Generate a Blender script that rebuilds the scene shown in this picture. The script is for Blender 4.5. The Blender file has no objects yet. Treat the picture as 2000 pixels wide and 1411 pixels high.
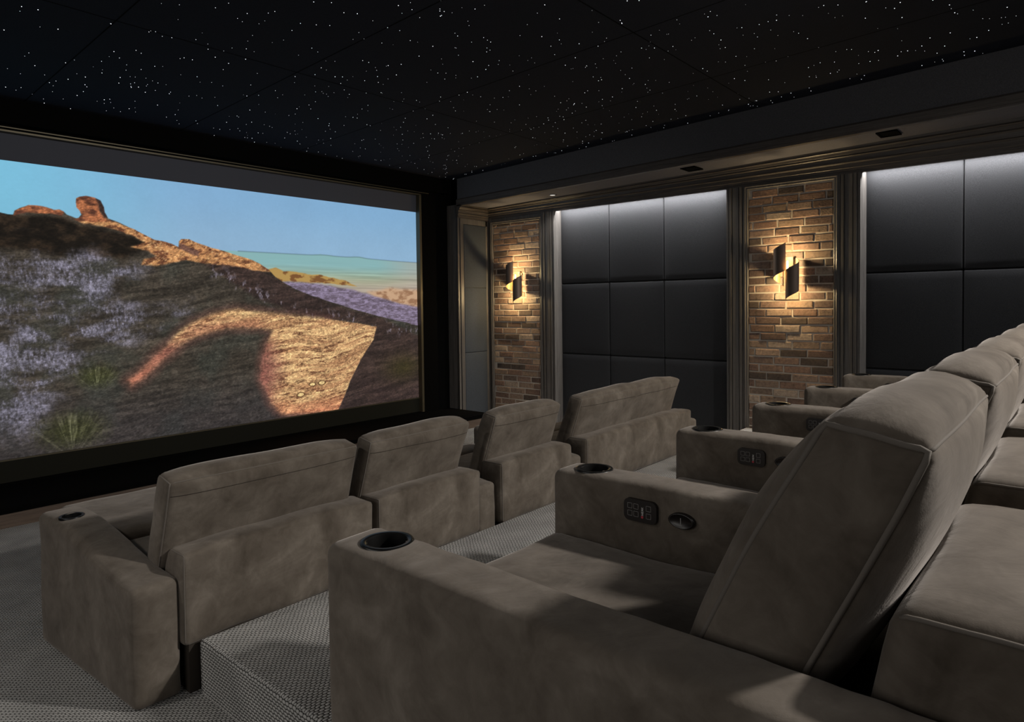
import bpy, math, random
import numpy as np
from mathutils import Vector, Matrix, noise as mnoise
random.seed(7)
S = bpy.context.scene
C = S.collection
PI = math.pi

# ------------------------------------------------------------------ view
S.view_settings.view_transform = 'Standard'
S.view_settings.look = 'None'
S.view_settings.exposure = 0.0
S.view_settings.gamma = 1.0
S.view_settings.use_curve_mapping = False
S.cycles.use_denoising = True
S.cycles.max_bounces = 6
S.cycles.sample_clamp_indirect = 3.0
S.cycles.sample_clamp_direct = 12.0

# ------------------------------------------------------------------ camera
F, CX, CY = 1293.0, 1000.0, 632.0
ex = Vector(((2115 - CX) / F, (580 - CY) / F, 1)).normalized()
ey = Vector(((-500 - CX) / F, (613 - CY) / F, 1))
ey = (ey - ex * ex.dot(ey)).normalized()
ez = ex.cross(ey)
R = Matrix((ex, ey, ez))                 # camera (right, down, forward) -> world
cr, cu, cb = R @ Vector((1, 0, 0)), R @ Vector((0, -1, 0)), R @ Vector((0, 0, -1))
cam = bpy.data.cameras.new('camera')
cam.sensor_width = 36.0
cam.lens = F / 2000 * 36
cam.shift_y = -(705.5 - CY) / 2000
cam.clip_start = 0.02
co = bpy.data.objects.new('camera', cam)
C.objects.link(co)
M = Matrix((cr, cu, cb)).transposed().to_4x4()
M.translation = Vector((0, 0, 1.53))
co.matrix_world = M
S.camera = co

# ------------------------------------------------------------------ node materials
def srgb(*c):
    return tuple(((x / 255) / 12.92 if x / 255 <= .04045 else ((x / 255 + .055) / 1.055) ** 2.4) for x in c)

class NT:
    def __init__(s, name):
        s.m = bpy.data.materials.new(name); s.m.use_nodes = True
        s.t = s.m.node_tree; s.b = s.t.nodes['Principled BSDF']
    def n(s, typ, **kw):
        nd = s.t.nodes.new(typ)
        for k, v in kw.items():
            if k in nd.inputs.keys() if isinstance(k, str) else False: pass
            setattr(nd, k, v)
        return nd
    def l(s, a, b): s.t.links.new(a, b)
    def val(s, nd, **kw):
        for k, v in kw.items(): nd.inputs[k.replace('_', ' ')].default_value = v
        return nd
    def coord(s, scale=(1, 1, 1), which='Object'):
        tc = s.n('ShaderNodeTexCoord'); mp = s.n('ShaderNodeMapping')
        mp.inputs['Scale'].default_value = scale
        s.l(tc.outputs[which], mp.inputs['Vector']); return mp.outputs[0]
    def noise(s, vec, scale, detail=3, rough=.5, dist=0):
        nd = s.n('ShaderNodeTexNoise')
        s.val(nd, Scale=scale, Detail=detail, Roughness=rough, Distortion=dist)
        s.l(vec, nd.inputs['Vector']); return nd.outputs['Fac']
    def ramp(s, fac, stops):
        r = s.n('ShaderNodeValToRGB'); e = r.color_ramp.elements
        while len(e) < len(stops): e.new(.5)
        for el, (p, c) in zip(e, stops):
            el.position = p; el.color = (*c, 1) if not isinstance(c, (int, float)) else (c, c, c, 1)
        s.l(fac, r.inputs['Fac']); return r.outputs['Color']
    def math(s, op, a, b=None, c=None):
        nd = s.n('ShaderNodeMath', operation=op)
        for i, v in enumerate((a, b, c)):
            if v is None: continue
            if isinstance(v, (int, float)): nd.inputs[i].default_value = v
            else: s.l(v, nd.inputs[i])
        return nd.outputs[0]
    def bump(s, h, strength=.3, dist=.01, normal=None):
        b = s.n('ShaderNodeBump'); b.inputs['Strength'].default_value = strength
        b.inputs['Distance'].default_value = dist; s.l(h, b.inputs['Height'])
        if normal: s.l(normal, b.inputs['Normal'])
        s.l(b.outputs[0], s.b.inputs['Normal']); return b.outputs[0]

def plain(name, col, rough=.5, metal=0.0, spec=.5, bump=0, bscale=200):
    t = NT(name); t.b.inputs['Base Color'].default_value = (*col, 1)
    t.b.inputs['Roughness'].default_value = rough; t.b.inputs['Metallic'].default_value = metal
    t.b.inputs['Specular IOR Level'].default_value = spec
    if bump: t.bump(t.noise(t.coord(), bscale), bump, .002)
    return t.m

def emis(name, col, strength):
    t = NT(name); t.b.inputs['Base Color'].default_value = (0, 0, 0, 1)
    t.b.inputs['Emission Color'].default_value = (*col, 1)
    t.b.inputs['Emission Strength'].default_value = strength
    return t.m

def suede_mat():
    t = NT('taupe_suede')
    v = t.coord((1, 1, 1))
    a = t.noise(v, 3.6, 4, .6, .9)
    b = t.noise(v, 13, 5, .65, .7)
    f = t.math('ADD', t.math('MULTIPLY', a, .62), t.math('MULTIPLY', b, .38))
    col = t.ramp(f, [(.33, (.070, .057, .044)), (.46, (.110, .092, .074)), (.56, (.142, .121, .099)), (.72, (.216, .188, .158))])
    t.l(col, t.b.inputs['Base Color'])
    t.b.inputs['Roughness'].default_value = .88
    t.b.inputs['Specular IOR Level'].default_value = .18
    t.b.inputs['Sheen Weight'].default_value = .35
    t.b.inputs['Sheen Roughness'].default_value = .45
    t.b.inputs['Sheen Tint'].default_value = (.75, .70, .66, 1)
    h = t.math('ADD', t.math('MULTIPLY', t.noise(v, 7, 4, .55, 1.2), 1.0), t.math('MULTIPLY', t.noise(v, 420, 2), .05))
    t.bump(h, .22, .018)
    return t.m

def carpet_mat(name, ax, ay):
    """rows of staggered wool loops; ax/ay choose the two world axes of the face"""
    t = NT(name)
    g = t.n('ShaderNodeNewGeometry'); sp = t.n('ShaderNodeSeparateXYZ')
    wob = t.n('ShaderNodeTexNoise'); t.val(wob, Scale=22.0, Detail=1.0)
    t.l(g.outputs['Position'], wob.inputs['Vector'])
    addv = t.n('ShaderNodeVectorMath', operation='MULTIPLY_ADD')
    t.l(wob.outputs['Color'], addv.inputs[0]); addv.inputs[1].default_value = (.012, .009, .009)
    t.l(g.outputs['Position'], addv.inputs[2])
    t.l(addv.outputs[0], sp.inputs[0])
    y = t.math('DIVIDE', sp.outputs[ay], .0125)
    row = t.math('FLOOR', y)
    fy = t.math('SUBTRACT', t.math('FRACT', y), .5)
    x = t.math('ADD', t.math('DIVIDE', sp.outputs[ax], .021), t.math('MULTIPLY', row, .5))
    fx = t.math('SUBTRACT', t.math('FRACT', x), .5)
    d2 = t.math('ADD', t.math('POWER', t.math('ABSOLUTE', t.math('MULTIPLY', fx, 2.0)), 3.0),
                t.math('POWER', t.math('ABSOLUTE', t.math('MULTIPLY', fy, 2.0)), 2.4))
    h = t.math('MAXIMUM', t.math('SUBTRACT', 1.0, d2), 0.0)
    h2 = t.math('POWER', h, .55)
    fib = t.noise(g.outputs['Position'], 380, 3)
    col = t.ramp(h2, [(.0, (.03, .029, .027)), (.34, (.30, .296, .285)), (.8, (.50, .495, .48))])
    big = t.ramp(t.noise(g.outputs['Position'], 5, 3), [(.3, .82), (.7, 1.1)])
    mx = t.n('ShaderNodeMix', data_type='RGBA', blend_type='MULTIPLY'); mx.inputs[0].default_value = 1
    t.l(col, mx.inputs[6]); t.l(big, mx.inputs[7])
    t.l(mx.outputs[2], t.b.inputs['Base Color'])
    t.b.inputs['Roughness'].default_value = .95; t.b.inputs['Specular IOR Level'].default_value = .1
    hh = t.math('ADD', h2, t.math('MULTIPLY', fib, .25))
    t.bump(hh, .9, .006)
    return t.m

def wood_mat(name, axis, base=(.036, .030, .027), light=(.110, .096, .086)):
    t = NT(name)
    sc = {'x': (1.2, 45, 45), 'y': (45, 1.2, 45), 'z': (45, 45, 1.2)}[axis]
    v = t.coord(sc)
    g = t.noise(v, 3.0, 5, .7, .6)
    g2 = t.noise(v, .5, 3, .5)
    f = t.math('ADD', t.math('MULTIPLY', g, .7), t.math('MULTIPLY', g2, .3))
    t.l(t.ramp(f, [(.36, base), (.5, tuple((a + b) / 2 for a, b in zip(base, light))), (.66, light)]), t.b.inputs['Base Color'])
    t.b.inputs['Roughness'].default_value = .42
    t.b.inputs['Specular IOR Level'].default_value = .45
    t.bump(g, .25, .002)
    return t.m

def brick_mat():
    t = NT('weathered_brick')
    at = t.n('ShaderNodeAttribute', attribute_name='brick_col')
    v = t.coord((1, 1, 1))
    n1 = t.ramp(t.noise(v, 38, 5, .7), [(.3, .55), (.5, 1.0), (.72, 1.35)])
    n2 = t.ramp(t.noise(v, 11, 4, .7, .5), [(.28, .45), (.42, 1.0), (.8, 1.15)])
    m1 = t.n('ShaderNodeMix', data_type='RGBA', blend_type='MULTIPLY'); m1.inputs[0].default_value = 1
    m2 = t.n('ShaderNodeMix', data_type='RGBA', blend_type='MULTIPLY'); m2.inputs[0].default_value = .8
    t.l(at.outputs['Color'], m1.inputs[6]); t.l(n1, m1.inputs[7])
    t.l(m1.outputs[2], m2.inputs[6]); t.l(n2, m2.inputs[7])
    t.l(m2.outputs[2], t.b.inputs['Base Color'])
    t.b.inputs['Roughness'].default_value = .9
    t.bump(t.noise(v, 60, 6, .75), .8, .008)
    return t.m

def fabric_mat(name, col, weave=900):
    t = NT(name)
    v = t.coord()
    n = t.noise(v, 260, 2)
    lo = tuple(c * .75 for c in col); hi = tuple(c * 1.3 for c in col)
    t.l(t.ramp(n, [(.3, lo), (.7, hi)]), t.b.inputs['Base Color'])
    t.b.inputs['Roughness'].default_value = .95; t.b.inputs['Specular IOR Level'].default_value = .12
    t.bump(n, .3, .0015)
    return t.m

MS = suede_mat()
M_PIPE = plain('suede_piping', (.15, .133, .116), .8, 0, .2)
M_SEAM = plain('dark_stitching', (.045, .038, .032), .9, 0, .1)
M_CT = carpet_mat('loop_carpet_flat', 0, 1)
M_CX = carpet_mat('loop_carpet_riser_side', 1, 2)
M_CY = carpet_mat('loop_carpet_riser_front', 0, 2)
WX, WY, WZ = wood_mat('espresso_wood_x', 'x'), wood_mat('espresso_wood_y', 'y'), wood_mat('espresso_wood_z', 'z', (.052, .048, .045), (.150, .140, .132))
WST = wood_mat('brown_stage_wood', 'x', (.06, .042, .032), (.14, .10, .075))
M_BRICK = brick_mat()
M_MORTAR = plain('pale_mortar', (.50, .45, .39), .95, 0, .1, .8, 120)
M_FAB = fabric_mat('charcoal_acoustic_fabric', (.030, .031, .034))
M_FABR = fabric_mat('grey_acoustic_fabric', (.046, .053, .063))
M_CEIL = fabric_mat('black_ceiling_fabric', (.0150, .0170, .0250))
M_FASC = fabric_mat('dark_fascia_fabric', (.085, .085, .092))
M_SOFF = fabric_mat('grey_soffit_paint', (.12, .12, .14))
M_BLACK = plain('matte_black', (.0022, .0022, .0021), .95, 0, .05)
M_MASK = plain('masking_fabric', (.075, .080, .100), .95, 0, .1)
M_OLIVE = plain('olive_black_border', (.011, .011, .007), .8, 0, .2)
M_FRAME = plain('bronze_frame_metal', (.10, .085, .055), .45, .5)
M_GLOSS = plain('black_cup_metal', (.008, .008, .008), .34, .2, .45)
M_CUPIN = plain('black_cup_inside', (.0015, .0015, .0015), .7, 0, .12)
M_PANEL = plain('black_control_plastic', (.009, .007, .007), .35)
M_MARK = plain('grey_key_marks', (.30, .29, .29), .6)
M_WHITE = plain('white_lettering', (.62, .62, .62), .6)
M_RED = plain('red_logo_dot', (.45, .04, .06), .6)
M_BRONZE = plain('oil_rubbed_bronze', (.13, .095, .075), .52, .6)
M_GOLD = plain('brushed_gold_lining', (.62, .42, .20), .35, .9)
M_BULB = emis('warm_bulb_glow', (1.0, .62, .28), 22)
M_STAR = emis('fibre_star_glow', (.86, .91, 1.0), 2.2)
M_LED = emis('white_led_glow', (1.0, .97, .95), 5)
M_DIM = emis('downlight_glow', (1.0, .93, .84), 1.2)
M_WALL = plain('dark_wall_paint', (.03, .03, .033), .9)

# ------------------------------------------------------------------ mesh helpers
class MB:
    def __init__(s): s.v = []; s.f = []; s.mi = []; s.sm = []
    def add(s, vs, fs, mi=0, smooth=False):
        o = len(s.v); s.v += [tuple(p) for p in vs]
        for f in fs: s.f.append(tuple(i + o for i in f)); s.mi.append(mi); s.sm.append(smooth)
        return s
    def box(s, a, b, mi=0):
        x0, y0, z0 = a; x1, y1, z1 = b
        vs = [(x, y, z) for z in (z0, z1) for y in (y0, y1) for x in (x0, x1)]
        return s.add(vs, [(0, 2, 3, 1), (4, 5, 7, 6), (0, 1, 5, 4), (2, 6, 7, 3), (0, 4, 6, 2), (1, 3, 7, 5)], mi)
    def tube(s, pts, r, seg=8, closed=False, mi=0):
        pts = [Vector(p) for p in pts]; n = len(pts); rings = []
        nrm = None
        for i, p in enumerate(pts):
            if closed: d = pts[(i + 1) % n] - pts[i - 1]
            else: d = pts[min(i + 1, n - 1)] - pts[max(i - 1, 0)]
            if d.length < 1e-9: d = Vector((0, 0, 1))
            d.normalize()
            if nrm is None:
                nrm = d.cross(Vector((0, 0, 1)))
                if nrm.length < .1: nrm = d.cross(Vector((1, 0, 0)))
            nrm = (nrm - d * d.dot(nrm)).normalized(); bn = d.cross(nrm)
            rings.append([p + (nrm * math.cos(2 * PI * k / seg) + bn * math.sin(2 * PI * k / seg)) * r for k in range(seg)])
        vs = [q for rg in rings for q in rg]; fs = []
        m = n if closed else n - 1
        for i in range(m):
            a = i * seg; b = ((i + 1) % n) * seg
            for k in range(seg):
                k2 = (k + 1) % seg; fs.append((a + k, a + k2, b + k2, b + k))
        if not closed:
            fs.append(tuple(range(seg - 1, -1, -1))); fs.append(tuple((n - 1) * seg + k for k in range(seg)))
        return s.add(vs, fs, mi, True)
    def lathe(s, prof, c, seg=40, mi=0, axis='z', sx=1, sy=1):
        vs = []; fs = []
        for r, h in prof:
            for k in range(seg):
                a = 2 * PI * k / seg; u, w = r * math.cos(a) * sx, r * math.sin(a) * sy
                if axis == 'z': vs.append((c[0] + u, c[1] + w, c[2] + h))
                else: vs.append((c[0] + h, c[1] + u, c[2] + w))
        for i in range(len(prof) - 1):
            for k in range(seg):
                k2 = (k + 1) % seg
                fs.append((i * seg + k, i * seg + k2, (i + 1) * seg + k2, (i + 1) * seg + k))
        return s.add(vs, fs, mi, True)
    def mesh(s, name, mats):
        me = bpy.data.meshes.new(name); me.from_pydata(s.v, [], s.f)
        for m in mats: me.materials.append(m)
        me.polygons.foreach_set('material_index', s.mi)
        me.polygons.foreach_set('use_smooth', s.sm)
        me.update(); return me

def link(name, me, parent=None, loc=(0, 0, 0)):
    o = bpy.data.objects.new(name, me); C.objects.link(o)
    if parent is not None: o.parent = parent
    o.location = loc
    return o

def part(name, mb, mats, parent=None, origin=None, label=None):
    """mb holds world coordinates; origin = the world place of the thing's empty"""
    if not isinstance(mats, (list, tuple)): mats = [mats]
    if origin is not None:
        ox, oy, oz = origin; mb.v = [(x - ox, y - oy, z - oz) for x, y, z in mb.v]
    o = link(name, mb.mesh(name, mats), parent)
    if label: o['label'] = label
    return o

def thing(name, label, cat, loc=(0, 0, 0), group=None):
    o = bpy.data.objects.new(name, None); C.objects.link(o)
    o.location = loc; o.empty_display_size = .1
    o['label'] = label; o['category'] = cat
    if group: o['group'] = group
    return o

def tag(o, label, cat, group=None):
    o['label'] = label; o['category'] = cat
    if group: o['group'] = group
    return o

def struct(name, mb, mats):
    o = part(name, mb, mats); o['kind'] = 'structure'; return o

def copy_tree(o, parent=None):
    c = o.copy(); C.objects.link(c)
    if parent is not None: c.parent = parent
    for ch in [k for k in kids.get(o.name, [])]: copy_tree(ch, c)
    return c
kids = {}
def index_kids():
    kids.clear()
    for o in C.objects:
        if o.parent: kids.setdefault(o.parent.name, []).append(o)

def axis_pts(h, r, cell):
    n = max(2, int(round(2 * (h - r) / cell)))
    e = [-h, -h + r * .25, -h + r * .55, -h + r]
    mid = [-h + r + 2 * (h - r) * i / n for i in range(1, n)]
    return e + mid + [-x for x in reversed(e)]

def soft_fn(h, r, bulge=(0, 0, 0, 0, 0, 0), nz=0.0, nsc=4.0, seed=0.0, fmap=None, nz2=0.0, ex_=(2.6, 2.6, 2.6)):
    """returns a function turning a point on the sharp box [-h,h] into a point of the puffed cushion"""
    hx, hy, hz = h
    def fn(p):
        x, y, z = p
        q = Vector((min(max(x, -hx + r), hx - r), min(max(y, -hy + r), hy - r), min(max(z, -hz + r), hz - r)))
        d = Vector(p) - q
        n = d.normalized() if d.length > 1e-9 else Vector((0, 0, 0))
        o = q + n * r
        u, v, w = x / hx, y / hy, z / hz
        fu, fv, fw = 1 - min(abs(u), 1) ** ex_[0], 1 - min(abs(v), 1) ** ex_[1], 1 - min(abs(w), 1) ** ex_[2]
        o.x += (bulge[1] if u > 0 else -bulge[0]) * fv * fw * abs(u)
        o.y += (bulge[3] if v > 0 else -bulge[2]) * fu * fw * abs(v)
        o.z += (bulge[5] if w > 0 else -bulge[4]) * fu * fv * abs(w)
        if nz:
            k = mnoise.noise(Vector((x * nsc + seed, y * nsc + seed * 1.7, z * nsc)))
            o += n * (k * nz)
        if nz2:
            k = mnoise.noise(Vector((x * 3 + seed, y * 22 + seed, z * 9)))
            o += n * (k * nz2)
        return fmap(o) if fmap else o
    return fn

def soft_box(mb, h, r, fn, cell=.03, hole=None, mi=0):
    X, Y, Z = (axis_pts(a, r, cell) for a in h)
    idx = {}; vs = []; fs = []
    def vid(x, y, z):
        k = (round(x, 5), round(y, 5), round(z, 5))
        if k not in idx: idx[k] = len(vs); vs.append(fn((x, y, z)))
        return idx[k]
    def face(A, B, mk, flip, top=False):
        for i in range(len(A) - 1):
            for j in range(len(B) - 1):
                if top and hole:
                    a, b = (A[i] + A[i + 1]) / 2, (B[j] + B[j + 1]) / 2
                    if (a - hole[0]) ** 2 + (b - hole[1]) ** 2 < hole[2] ** 2: continue
                q = [vid(*mk(A[i], B[j])), vid(*mk(A[i + 1], B[j])), vid(*mk(A[i + 1], B[j + 1])), vid(*mk(A[i], B[j + 1]))]
                fs.append(tuple(reversed(q)) if flip else tuple(q))
    hx, hy, hz = h
    face(X, Y, lambda a, b: (a, b, hz), False, True)
    face(X, Y, lambda a, b: (a, b, -hz), True)
    face(X, Z, lambda a, b: (a, -hy, b), False)
    face(X, Z, lambda a, b: (a, hy, b), True)
    face(Y, Z, lambda a, b: (hx, a, b), False)
    face(Y, Z, lambda a, b: (-hx, a, b), True)
    return mb.add(vs, fs, mi, True)

def seg_pts(a, b, n=14):
    return [tuple(a[k] + (b[k] - a[k]) * i / n for k in range(3)) for i in range(n + 1)]

# ------------------------------------------------------------------ room shell
CE0, CES = 3.185, .033
def zc(y): return CE0 + (6.29 - y) * CES            # ceiling height
def zs(y): return 2.842 + (6.262 - y) * .0215       # underside of the side soffit
YB, XL = -3.6, -1.9
WSX, FX = 6.77, 6.186                               # side wall plane, soffit face plane
YF = 6.46                                           # screen wall plane

def slab(ya, yb, x0, x1, t=.1):
    m = MB(); vs = [(x0, ya, zc(ya)), (x1, ya, zc(ya)), (x1, yb, zc(yb)), (x0, yb, zc(yb))]
    vs += [(x, y, z + t) for x, y, z in vs]
    return m.add(vs, [(0, 3, 2, 1), (4, 5, 6, 7), (0, 1, 5, 4), (1, 2, 6, 5), (2, 3, 7, 6), (3, 0, 4, 7)])

struct('floor', MB().box((XL, YB, -.12), (WSX + .25, YF + .1, 0)), M_CT)
def carpet_step(name, a, b):
    m = MB(); r = .018; seg = 4
    x0, y0, z0 = a; x1, y1, z1 = b
    # rounded nosing along the left and the front edge of the step
    prof = [(0, z0), (0, z1 - r)] + [(r - r * math.cos(k * PI / 2 / seg), z1 - r + r * math.sin(k * PI / 2 / seg)) for k in range(1, seg + 1)]
    vs = []; fs = []
    for i, (o, z) in enumerate(prof):
        vs += [(x0 + o, y0, z), (x0 + o, y1 - o, z), (x1, y1 - o, z)]
    for i in range(len(prof) - 1):
        a_, b_ = i * 3, (i + 1) * 3
        fs += [(a_, b_, b_ + 1, a_ + 1), (a_ + 1, b_ + 1, b_ + 2, a_ + 2)]
    l = (len(prof) - 1) * 3
    vs.append((x1, y0, z1)); fs.append((l, len(vs) - 1, l + 2, l + 1))
    m.add(vs, fs, 0)
    for k in range(len(prof) - 1):
        m.mi[k * 2] = 1 if k < 3 else 0; m.mi[k * 2 + 1] = 2 if k < 3 else 0
    vs2 = [(x0, y0, z0), (x1, y0, z0), (x1, y1, z0), (x0, y1, z0), (x1, y0, z1), (x1, y1, z1), (x0, y0, z1 - r)]
    m.add([(x0, y0, z0), (x1, y0, z0), (x1, y0, z1), (x0 + r, y0, z1), (x0, y0, z1 - r)], [(0, 1, 2, 3, 4)], 2)
    return struct(name, m, [M_CT, M_CX, M_CY])
carpet_step('floor', (1.145, YB, 0), (WSX, 2.645, .216))
carpet_step('floor', (.86, YB, .0), (WSX - .02, 1.30, .40))

cm = slab(YB, YF, XL, WSX + .2)
ceil = struct('ceiling', cm, M_CEIL)
# joints between the ceiling panels: thin recessed strips
jm = MB()
for x in (.3, 1.5, 2.7, 3.9, 5.1):
    y0, y1 = YB, YF
    jm.add([(x - .004, y0, zc(y0) - .001), (x + .004, y0, zc(y0) - .001), (x + .004, y1, zc(y1) - .001), (x - .004, y1, zc(y1) - .001)], [(0, 3, 2, 1)])
for y in (4.38, 2.27, .16, -1.95):
    jm.add([(XL, y - .004, zc(y) - .001), (FX, y - .004, zc(y) - .001), (FX, y + .004, zc(y) - .001), (XL, y + .004, zc(y) - .001)], [(0, 3, 2, 1)])
jo = part('ceiling_joints', jm, M_BLACK, ceil)

struct('wall_left', MB().box((XL - .1, YB, 0), (XL, YF, 3.5)), M_WALL)
struct('wall_back', MB().box((XL, YB - .1, 0), (WSX + .2, YB, 3.6)), M_WALL)
struct('wall_right', MB().box((WSX + .172, YB, 0), (WSX + .3, YF, 3.5)), M_BLACK)
# front wall: black, with the recess that holds the screen
RX0, RX1, RZ0, RZ1 = -.30, 5.70, .15, 2.95
fm = MB()
fm.box((XL, YF, 0), (WSX + .2, YF + .1, RZ0))
fm.box((XL, YF, RZ1), (WSX + .2, YF + .1, 3.3))
fm.box((XL, YF, RZ0), (RX0, YF + .1, RZ1)); fm.box((RX1, YF, RZ0), (WSX + .2, YF + .1, RZ1))
fm.box((XL, YF + .16, 0), (WSX, YF + .22, 3.3))
struct('wall_front', fm, M_BLACK)
# header bulkhead in front of the screen top and the black return at its right
struct('trim_1', MB().box((XL, 6.37, 3.0), (FX, YF, 3.19)), M_BLACK)

# stage under the screen
stg = thing('stage', 'low black stage with a brown wooden front edge under the big screen', 'stage', (2.2, 6.08, 0))
o_ = (2.2, 6.08, 0)
part('stage_deck', MB().box((XL + .01, 5.735, 0), (6.18, YF - .002, .14)), M_BLACK, stg, o_)
part('fascia_board', MB().box((XL + .01, 5.71, 0), (6.18, 5.735, .10)), WST, stg, o_, 'brown wood board along the stage front')
part('edge_trim', MB().box((XL + .01, 5.705, .10), (6.18, 5.735, .115)).box((XL + .01, 5.718, .115), (6.18, 5.735, .14)), M_BLACK, stg, o_)

# ------------------------------------------------------------------ soffit, fascia, crown
def sweep(mb, prof_fn, y0, y1, n=1, mi=0, cap=True):
    """prof_fn(y) -> list of (x, z) points; swept along Y"""
    base = len(prof_fn(y0)); vs = []; fs = []
    for i in range(n + 1):
        y = y0 + (y1 - y0) * i / n
        vs += [(x, y, z) for x, z in prof_fn(y)]
    for i in range(n):
        for k in range(base):
            k2 = (k + 1) % base
            fs.append((i * base + k, i * base + k2, (i + 1) * base + k2, (i + 1) * base + k))
    if cap:
        fs.append(tuple(range(base))); fs.append(tuple(n * base + k for k in reversed(range(base))))
    return mb.add(vs, fs, mi)

YR = 6.262
struct('trim_2', sweep(MB(), lambda y: [(FX, zs(y) + .078), (FX + .03, zs(y) + .078), (FX + .03, zc(y)), (FX, zc(y))], YB, YR), M_FASC)
fb = MB()
sweep(fb, lambda y: [(FX - .022, zs(y)), (FX + .03, zs(y) - .0), (FX + .03, zs(y) + .080), (FX - .006, zs(y) + .080), (FX - .022, zs(y) + .062)], YB, YR)
sweep(fb, lambda y: [(FX - .012, zs(y) - .014), (FX + .045, zs(y) - .014), (FX + .045, zs(y)), (FX - .012, zs(y))], YB, YR)
struct('trim_3', fb, WY)
struct('trim_4', sweep(MB(), lambda y: [(FX + .03, zs(y)), (WSX + .1, zs(y)), (WSX + .1, zs(y) + .03), (FX + .03, zs(y) + .03)], YB, YR), M_SOFF)

def crown_prof(z0, z1, x):
    """stepped crown against plane x, growing out to the room; z0 bottom, z1 top"""
    st = [(0.0, .012), (.10, .012), (.12, .020), (.30, .020), (.36, .034), (.40, .026), (.58, .032), (.62, .050), (.66, .044), (.80, .058), (.84, .076), (.88, .070), (1.0, .078)]
    H = z1 - z0
    return [(x + .02, z0)] + [(x - d, z0 + H * f) for f, d in st] + [(x + .02, z1)]
HB = 2.705   # bottom of the header over the bays
struct('trim_5', sweep(MB(), lambda y: crown_prof(HB + .028, zs(y) + .002, WSX), YB, YR), WY)
struct('trim_6', MB().box((WSX, YB, HB), (WSX + .03, YR, HB + .03)), WY)

# crown on the return panel that faces the seats, beside the screen wall
RXL = FX + .02
def crown_x(mb, z0, z1, y, x0, x1):
    pr = crown_prof(z0, z1, 0)
    vs = [(x0, y + a, z) for a, z in pr] + [(x1, y + a, z) for a, z in pr]
    n = len(pr); fs = [(k, (k + 1) % n, n + (k + 1) % n, n + k) for k in range(n)]
    fs += [tuple(reversed(range(n))), tuple(range(n, 2 * n))]
    return mb.add(vs, fs)
struct('trim_7', crown_x(MB(), 2.672, zs(YR) + .002, YR, FX - .012, WSX), WX)
rt = MB()
rt.box((FX, YR, 0), (WSX + .16, YF, 2.85))                               # body of the return
struct('trim_8', rt, WZ)
rf = MB()
for (x0, x1, d) in ((FX - .012, FX + .022, .010), (FX + .028, FX + .052, .022), (FX + .056, FX + .094, .014),
                    (WSX - .062, WSX - .03, .014)):
    rf.box((x0, YR - d, 0), (x1, YR, 2.672))
rf.box((FX + .09, YR - .014, 2.60), (WSX - .03, YR, 2.672))
struct('trim_9', rf, WZ)

# side wall: bays, pilasters, brick panels
BAYS = [(2.84, 5.11), (-.72, 1.565)]
PIERS = [(5.11, YR), (1.565, 2.84), (-2.0, -.72)]
BRICKS = [(5.351, 6.16), (1.798, 2.61)]
BD = .12
wl = MB()
for y0, y1 in PIERS:
    wl.box((WSX + .03, y0, 0), (WSX + .16, y1, HB + .03))
struct('trim_10', wl, WZ)
def pilaster(name, y0, y1):
    m = MB(); w = y1 - y0
    m.box((WSX, y0, 0), (WSX + .03, y1, HB))
    for a, b, d in ((.0, .10, .010), (.16, .28, .018), (.34, .66, .012), (.72, .84, .018), (.90, 1.0, .010)):
        m.box((WSX - d, y0 + a * w, 0), (WSX, y0 + b * w, HB))
    return struct(name, m, WZ)
def jamb(name, y, s):
    """moulded reveal of a bay; s=-1: it faces the viewer (towards smaller y)"""
    m = MB()
    pts = [(WSX - .004, 0), (WSX + .012, .010), (WSX + .022, .006), (WSX + .045, .020), (WSX + .075, .026), (WSX + .085, .020), (WSX + .16, .024)]
    vs = []
    for z in (0, HB + .09):
        vs += [(x, y + s * d, z) for x, d in pts]
    n = len(pts); fs = [(k, k + 1, n + k + 1, n + k) for k in range(n - 1)]
    return struct(name, m.add(vs, fs), WZ)
k = 11
for y0, y1 in ((5.11, 5.315), (2.645, 2.84), (1.565, 1.76), (-.92, -.72)):
    pilaster('trim_%d' % k, y0, y1); k += 1
for y, s in ((5.11, -1), (2.84, 1), (1.565, -1), (-.72, 1)):
    jamb('trim_%d' % k, y, s); k += 1
# filler over the bricks and between the frames and the crown
fl = MB()
for y0, y1 in ((5.315, YR), (1.76, 2.645)):
    fl.box((WSX + .012, y0, 2.64), (WSX + .03, y1, HB + .03))
fl.box((WSX, 6.2, 0), (WSX + .03, YR, HB))
fl.box((WSX, -3.59, 0), (WSX + .16, -2.0, HB + .03))
struct('trim_%d' % k, fl, WZ); k += 1

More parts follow.
